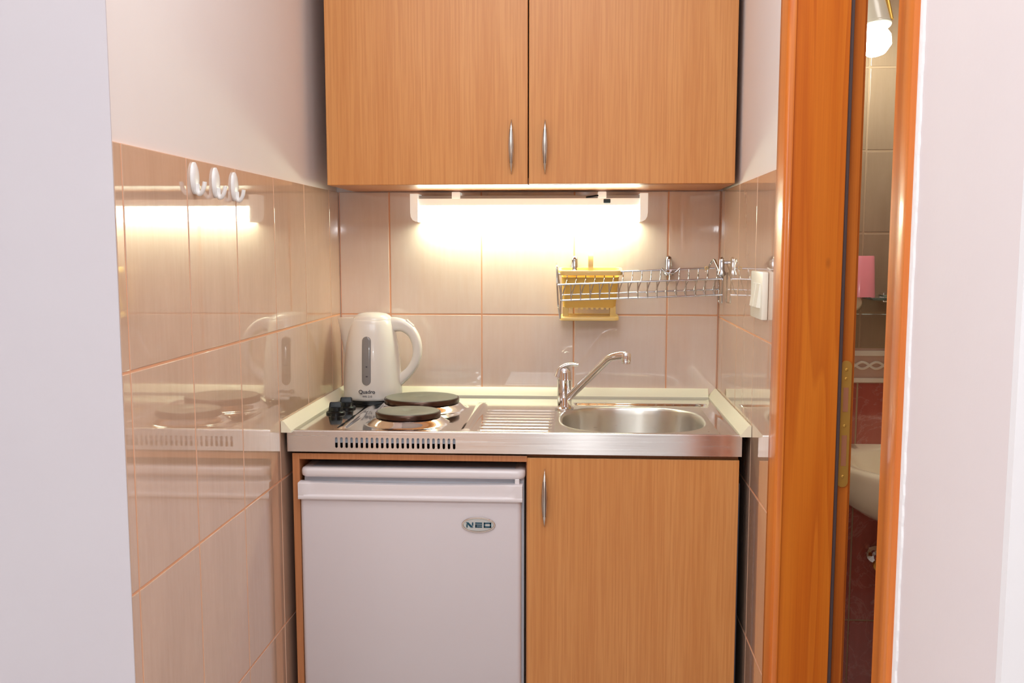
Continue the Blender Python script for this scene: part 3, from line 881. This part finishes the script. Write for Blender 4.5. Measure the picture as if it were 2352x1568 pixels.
# lid: rounded front worktop with shallow recessed panel
lp = []
def rr(x0, x1, y0, y1, r, z, n=6):
    out = []
    for cx, cy, a0 in ((x1-r, y1-.001-r, 0), (x0+r, y1-.001-r, PI/2), (x0+r, y0+r, PI), (x1-r, y0+r, 1.5*PI)):
        for k in range(n+1):
            a = a0+PI/2*k/n; out.append((cx+r*math.cos(a), cy+r*math.sin(a), z))
    return out
FY0 = -.583
rings = [rr(X0+.006, X1-.006, FY0+.004, -.04, .012, .7625), rr(X0+.0015, X1-.0015, FY0+.001, -.04, .016, .765), rr(X0, X1, FY0, -.04, .018, .769), rr(X0, X1, FY0, -.04, .018, .776), rr(X0+.0015, X1-.0015, FY0+.0015, -.04, .018, .7805), rr(X0+.006, X1-.006, FY0+.006, -.042, .016, .7825), rr(X0+.018, X1-.018, FY0+.020, -.06, .01, .783), rr(X0+.021, X1-.021, FY0+.023, -.063, .01, .7818)]
loft(bm, rings); ld = obj('fridge_lid', bm, 'fridge_pl', fr, smooth=50)
bm = B(); box(bm, X0+.024, X1-.024, FY0+.026, -.07, .7812, .7824); obj('lid_panel', bm, 'fridge_grey', ld)
# door
bm = B()
DX0, DX1 = .0345, .529
dr = [rr(DX0+.002, DX1-.002, -.583, -.5645, .006, .05), rr(DX0, DX1, -.586, -.5645, .010, .053), rr(DX0, DX1, -.586, -.5645, .010, .7165)]
loft(bm, dr); fd = obj('fridge_door', bm, 'fridge', fr, smooth=50)
bm = B()   # handle band: lip with scooped top middle
band = []
nx = 40
prof_x = [DX0-.002+(DX1-DX0+.005)*i/nx for i in range(nx+1)]
for x in prof_x:
    u = (x-DX0)/(DX1-DX0)
    ends = max(sstep(.05, .02, u) if 0 else (1-sstep(.02, .05, u)), sstep(.94, .97, u))
    ztop = .7515-.0035*math.sin(PI*max(0, min(1, (u-.02)/.95)))*(1-ends)
    yf = -.594; scoop = .006*(1-ends)
    band.append([(x, -.5645, .7145), (x, yf+.001, .7140), (x, yf, .7155), (x, yf, .7205), (x, yf+.001, .7225), (x, yf+scoop*.8+.0005, .7245), (x, yf+scoop+.0005, .735), (x, yf+scoop*.8+.0005, ztop-.002), (x, yf+.003+scoop*.5, ztop), (x, -.5645, ztop)])
loft(bm, band); obj('door_handle', bm, 'fridge_pl', fd, smooth=40)
bm = B(); box(bm, .515, .525, -.582, -.564, .7515, .7635, .001); obj('hinge', bm, 'fridge_pl', fr)
# badge
bm = B(); bxc, bzc, by_ = .4345, .6605, -.586
E = lambda a, b, y: [(bxc+a*math.cos(2*PI*k/48), y, bzc+b*math.sin(2*PI*k/48)) for k in range(48)]
loft(bm, [E(.0375, .0175, by_+.001), E(.0375, .0175, by_-.002), E(.0365, .0165, by_-.003), E(.0345, .0147, by_-.003), E(.0340, .0142, by_-.0015)], cap1=True)
bd_ = obj('badge', bm, 'badge_rim', fd, smooth=40, label='oval chrome logo badge')
bm = B(); loft(bm, [E(.034, .0142, by_-.001), E(.033, .0133, by_-.0022)]); obj('badge_face', bm, 'badge', bd_, smooth=40)
# letters built of bars: N E O
bm = B(); ly0, ly1 = by_-.0036, by_-.002; zb_, zt_ = bzc-.0055, bzc+.0058
def bar(x0, x1, z0_, z1_): box(bm, x0, x1, ly0, ly1, z0_, z1_)
lx = bxc-.0275
def para(p): loft(bm, [[(x, ly0, z) for x, z in p], [(x, ly1, z) for x, z in p]])
bar(lx+.001, lx+.0038, zb_, zt_-.0042); bar(lx+.0135, lx+.0163, zb_+.0042, zt_)
para([(lx, zt_), (lx+.0055, zt_), (lx+.0163, zb_), (lx+.0105, zb_)])
lx += .0205
for a, b in ((zt_-.0026, zt_), (zb_+.0044, zb_+.0068), (zb_, zb_+.0026)): bar(lx, lx+.0155, a, b)
bar(lx, lx+.003, zb_, zb_+.0068)
lx += .0190
bar(lx, lx+.0165, zt_-.0026, zt_); bar(lx, lx+.0165, zb_, zb_+.003); bar(lx, lx+.003, zb_, zt_); bar(lx+.0135, lx+.0165, zb_, zt_)
obj('lettering', bm, 'logo', bd_)

# ------------------------------------------------------------------ dish rack
rk = thing('dish_rack', 'chrome wire dish rack hung on the back wall tiles', 'dish rack', (.81, -.08, 1.13))
def rz(x, z): return z+(x-.60)*.038
YF, YB = -.150, -.0768
RX0, RX1 = .597, 1.013
bm = B()
def rail(x0, x1, y, z, r=.0019): tube(bm, [(x0, y, rz(x0, z)), (x1, y, rz(x1, z))], r, 10)
rail(RX0, RX1, YF, 1.1755, .0022); rail(RX0+.008, RX1+.002, YF+.002, 1.135, .0022); rail(RX0+.008, RX1, YB-.012, 1.1465, .0019); rail(RX0, RX1-.01, YB, 1.2015, .0022)
obj('rails', bm, 'chrome_wire', rk, smooth=60)
nw = 17
for k in range(nw):
    x = .6065+.0243*k
    if x > RX1-.003: break
    bm = B()
    P = [(x, YF+.0005, rz(x, 1.177)), (x+.001, YF, rz(x, 1.136)), (x+.0015, YF+.004, rz(x, 1.133)), (x+.002, YB-.014, rz(x, 1.1445)), (x+.006, YB-.014, rz(x, 1.160)), (x+.013, YB-.016, rz(x, 1.180)), (x+.014, YB-.005, rz(x, 1.188)), (x+.014, YB, rz(x, 1.203))]
    tube(bm, fillet(P, .006, 3), .0016, 8); obj('wire', bm, 'chrome_wire', rk, smooth=60)
for x, s in ((RX0-.001, -1), (RX1+.0005, 1)):
    bm = B()
    if s < 0: P = [(x, YB, rz(x, 1.2015)), (x-.003, YB-.01, 1.229), (x-.001, YF+.012, 1.222), (x, YF, rz(x, 1.1755)), (x+.003, YF+.004, 1.12), (x+.007, YB+.0, 1.083), (x+.008, YB, rz(x, 1.146)), (x, YB, rz(x, 1.2015))]
    else: P = [(x-.004, YB, rz(x, 1.2015)), (x+.003, YB-.015, 1.228), (x+.002, YF+.02, 1.21), (x+.001, YF, rz(x, 1.1755)), (x+.001, YF+.004, 1.13), (x+.002, YB, 1.128), (x, YB, rz(x, 1.19))]
    tube(bm, fillet(P, .006, 3), .0022, 8); obj('end_frame', bm, 'chrome_wire', rk, smooth=60)
for bx_ in (.6395, .8895):
    bm = B()
    zc_ = 1.2065
    lathe(bm, [(.0125, -.010), (.015, -.006), (.013, 0), (.0092, .006), (.0088, .030), (.0068, .038), (.001, .042)], (bx_, -.016, zc_), 24)
    box(bm, bx_-.0075, bx_+.0075, -.016, -.0002, zc_-.004, zc_+.030, .002)
    tube(bm, fillet([(bx_, -.016, zc_-.004), (bx_, -.055, zc_-.008), (bx_, YB+.001, zc_-.003+(.002 if bx_ < .7 else .006)), (bx_, YB-.003, zc_+.004)], .008, 3), .0035, 8)
    if bx_ > .8: tube(bm, smooth_path([(bx_-.024, YB, 1.2155), (bx_-.012, YB-.001, 1.206), (bx_, YB-.002, 1.2035), (bx_+.012, YB-.001, 1.206), (bx_+.024, YB, 1.2165)]), .003, 8)
    obj('wall_bracket', bm, 'chrome_wire', rk, smooth=50)
bm = B()
lathe(bm, [(.006, -.004), (.0115, .002), (.010, .008), (.0072, .012), (.0068, .036), (.005, .043), (.001, .046)], (1.0115, -.15, 1.200), 20)
tube(bm, fillet([(1.0245, -.15, 1.232), (1.012, -.15, 1.232)], .003), .004, 8)
tube(bm, smooth_path([(1.012, -.148, 1.204), (1.008, -.13, 1.212), (.998, -.11, 1.238), (.990, -.095, 1.228), (.988, YB, 1.217)]), .0028, 8)
tube(bm, smooth_path([(.998, -.11, 1.238), (1.004, -.125, 1.222), (1.010, -.145, 1.204)]), .0032, 8)
obj('wall_bracket', bm, 'chrome_wire', rk, smooth=50)
bm = B(); cx_, cz_ = .9815, 1.2165
tube(bm, [(cx_+.0035*math.cos(2*PI*k/16), YB-.003, cz_+.0035*math.sin(2*PI*k/16)) for k in range(16)], .0012, 6, closed=True); obj('ring', bm, 'yellow', rk, label='small yellow ring', smooth=60)

# ------------------------------------------------------------------ cutlery caddy
CA = thing('cutlery_caddy', 'yellow plastic cutlery caddy hanging behind the dish rack wires', 'caddy', (.681, -.04, 1.073))
def rrc(cx, cy, a, b, r, z, n=6):
    out = []
    for sx_, sy_, a0 in ((1, 1, 0), (-1, 1, PI/2), (-1, -1, PI), (1, -1, 1.5*PI)):
        for k in range(n+1):
            t = a0+PI/2*k/n; out.append((cx+sx_*(a-r)+r*math.cos(t), cy+sy_*(b-r)+r*math.sin(t), z))
    return out
cx, cy = .681, -.0475
bm = B()
rings = [rrc(cx-.002, cy, .0695, .021, .010, 1.108), rrc(cx, cy, .0755, .024, .012, 1.190), rrc(cx, cy, .0735, .022, .010, 1.190), rrc(cx-.002, cy, .0675, .019, .008, 1.111)]
loft(bm, rings); obj('cup', bm, 'yellow_in', CA, smooth=50)
bm = B()
rings = [rrc(cx, cy, .0830, .0352, .018, 1.1965), rrc(cx, cy, .0845, .0366, .019, 1.1965), rrc(cx, cy, .0848, .0368, .019, 1.2055), rrc(cx, cy, .0835, .0356, .018, 1.2085), rrc(cx, cy, .0765, .0255, .012, 1.2085), rrc(cx, cy, .0745, .0232, .011, 1.1995), rrc(cx, cy, .0757, .0246, .011, 1.2062), rrc(cx, cy, .0830, .0352, .018, 1.2062), rrc(cx, cy, .0830, .0352, .018, 1.1965)]
loft(bm, rings, cap0=False, cap1=False); bmesh.ops.remove_doubles(bm, verts=bm.verts, dist=1e-6); obj('rim', bm, 'yellow', CA, smooth=50)
bm = B()   # lower frame: four posts, base tray
bm.free()
for sx_ in (-1, 1):
    for sy_ in (-1, 1):
        bm = box(B(), cx-.002+sx_*.0625-.0075, cx-.002+sx_*.0625+.0075, cy+sy_*.016-.004, cy+sy_*.016+.004, 1.082, 1.111, .001); obj('post', bm, 'yellow', CA, smooth=40)
bm = B()
loft(bm, [rrc(cx-.002, cy, .075, .023, .012, 1.0735), rrc(cx-.002, cy, .0785, .026, .014, 1.0745), rrc(cx-.002, cy, .0785, .026, .014, 1.081), rrc(cx-.002, cy, .075, .023, .012, 1.0845), rrc(cx-.002, cy, .071, .019, .010, 1.0845)])
obj('base', bm, 'yellow', CA, smooth=50)
bm = B()
arc = [(cx+.001, cy+.026*math.cos(a), 1.205+.044*math.sin(a)) for a in [PI*k/16 for k in range(17)]]
rings = []
for i, p in enumerate(arc):
    p = Vector(p); a = PI*i/16; nrm = Vector((0, math.cos(a), math.sin(a)))
    hw = .0065
    rings.append([p+Vector((s*hw, 0, 0))+nrm*o for s, o in ((-1, -.0015), (1, -.0015), (1, .0015), (-1, .0015))])
loft(bm, rings); obj('handle', bm, 'yellow', CA, smooth=30)
bm = B(); box(bm, cx-.0015, cx+.0015, cy-.020, cy+.020, 1.113, 1.195); obj('divider', bm, 'yellow_in', CA)
bm = B()
for k in range(8): box(bm, cx-.052+.0135*k, cx-.052+.0135*k+.007, cy-.0212, cy-.0202, 1.1035, 1.109, .0005)
obj('slot_edge', bm, 'yellow', CA)

piv = Vector((.681, -.0768, 1.2040)); RX = Matrix.Rotation(.125, 3, 'X')
CA.location = piv+RX @ (Vector(CA.location)-piv)+Vector((0, 0, .0015)); CA.rotation_euler = (.125, 0, 0)

# ------------------------------------------------------------------ light switch on the right tiles
sw = thing('light_switch', 'cream double light switch on the right tiles beside the door casing', 'switch', (W, -.69, 1.172))
bm = B(); box(bm, W-.0125, W-.0002, -.752, -.612, 1.127, 1.222, .0025); obj('plate', bm, 'cream_sw', sw, smooth=40)
for y in (-.715, -.668):
    bm = B()
    p = [(W-.012, 1.150), (W-.0205, 1.1515), (W-.0145, 1.198), (W-.012, 1.199)]
    loft(bm, [[(a, y-.019, b) for a, b in p], [(a, y+.019, b) for a, b in p]]); obj('rocker', bm, 'cream_sw', sw)

# ------------------------------------------------------------------ wardrobe added behind the camera, unseen, to be mirrored in the steel
wd = thing('wardrobe', 'beech wardrobe added out of view at the rear wall for its reflection', 'wardrobe', (-.45, -5.12, 0))
obj('carcass', box(B(), -1.2, .3, -5.399, -4.87, 0, 2.05, .002), 'beech_side', wd)
for k in range(3):
    dd = obj('door', box(B(), -1.198+.5*k, -.702+.5*k, -4.87, -4.85, .06, 2.04, .002), 'beech', wd)
    obj('handle', box(B(), -.76+.5*k, -.745+.5*k, -4.85, -4.83, .95, 1.08, .003), 'handle', dd)

# ------------------------------------------------------------------ lights
def area(name, loc, target, sx, sy, power, col):
    l = bpy.data.lights.new(name, 'AREA'); l.shape = 'RECTANGLE'; l.size = sx; l.size_y = sy; l.energy = power; l.color = col
    o = bpy.data.objects.new(name, l); COL.objects.link(o); o.location = loc
    o.rotation_euler = (Vector(target)-Vector(loc)).to_track_quat('-Z', 'Y').to_euler()
    return o
area('added_side_fill', (-2.66, -3.5, 1.55), (0, -3.2, 1.4), 2.1, 1.3, 14, (.84, .93, 1))  # unseen fill light added in the made-up window opening
area('ceiling_bounce', (.4, -2.9, 2.46), (.4, -2.6, 0), 2.0, 1.4, 36, (.89, .95, 1))
area('added_niche_fill', (.5, -1.45, 2.46), (.5, -1.1, 0), .7, .6, 8, (.9, .95, 1))  # fill lamp added overhead to brighten only the niche
fl = bpy.data.lights.new('camera_flash', 'POINT'); fl.energy = 7; fl.shadow_soft_size = .015; fl.color = (.95, .97, 1)
o = bpy.data.objects.new('camera_flash', fl); COL.objects.link(o); o.location = (.67, -2.90, 1.37)
area('added_bathroom_fill', (1.75, -1.2, 2.44), (1.75, -1.2, 0), .4, .4, 5.5, (1, .96, .9))  # unseen fill added to brighten the lower bathroom
bl = bpy.data.lights.new('spot_bulb_light', 'POINT'); bl.energy = .27; bl.shadow_soft_size = .03; bl.color = (.94, 1, .93)
o = bpy.data.objects.new('spot_bulb_light', bl); COL.objects.link(o); o.location = base+ax*.15

w = bpy.data.worlds.new('World'); bpy.context.scene.world = w; w.use_nodes = True
w.node_tree.nodes['Background'].inputs[0].default_value = (.85, .92, 1, 1)
w.node_tree.nodes['Background'].inputs[1].default_value = 1.5

# ------------------------------------------------------------------ camera
f = 2423.315; yaw, pitch, roll = .0627652, .1173245, -.0000540
cam = bpy.data.cameras.new('Camera'); co = bpy.data.objects.new('Camera', cam); COL.objects.link(co)
cam.sensor_fit = 'HORIZONTAL'; cam.sensor_width = 36; cam.lens = f*36/2352
cam.shift_x = -7.1743/2352; cam.shift_y = 69.668/2352
cam.clip_start = .02; cam.clip_end = 60
co.location = (.6585134, -2.8560965, 1.27)
fw = Vector((-math.sin(yaw)*math.cos(pitch), math.cos(yaw)*math.cos(pitch), -math.sin(pitch)))
rt = Vector((math.cos(yaw), math.sin(yaw), 0)); up = rt.cross(fw)
m = Matrix((rt, up, -fw)).transposed(); co.rotation_euler = m.to_euler()
sc = bpy.context.scene; sc.camera = co
sc.view_settings.view_transform = 'Standard'; sc.view_settings.look = 'None'
sc.view_settings.exposure = .43; sc.view_settings.gamma = 1; sc.view_settings.use_curve_mapping = False
sc.cycles.max_bounces = 12; sc.cycles.glossy_bounces = 6; sc.cycles.caustics_reflective = False
sc.cycles.sample_clamp_indirect = 6
sc.cycles.use_denoising = True
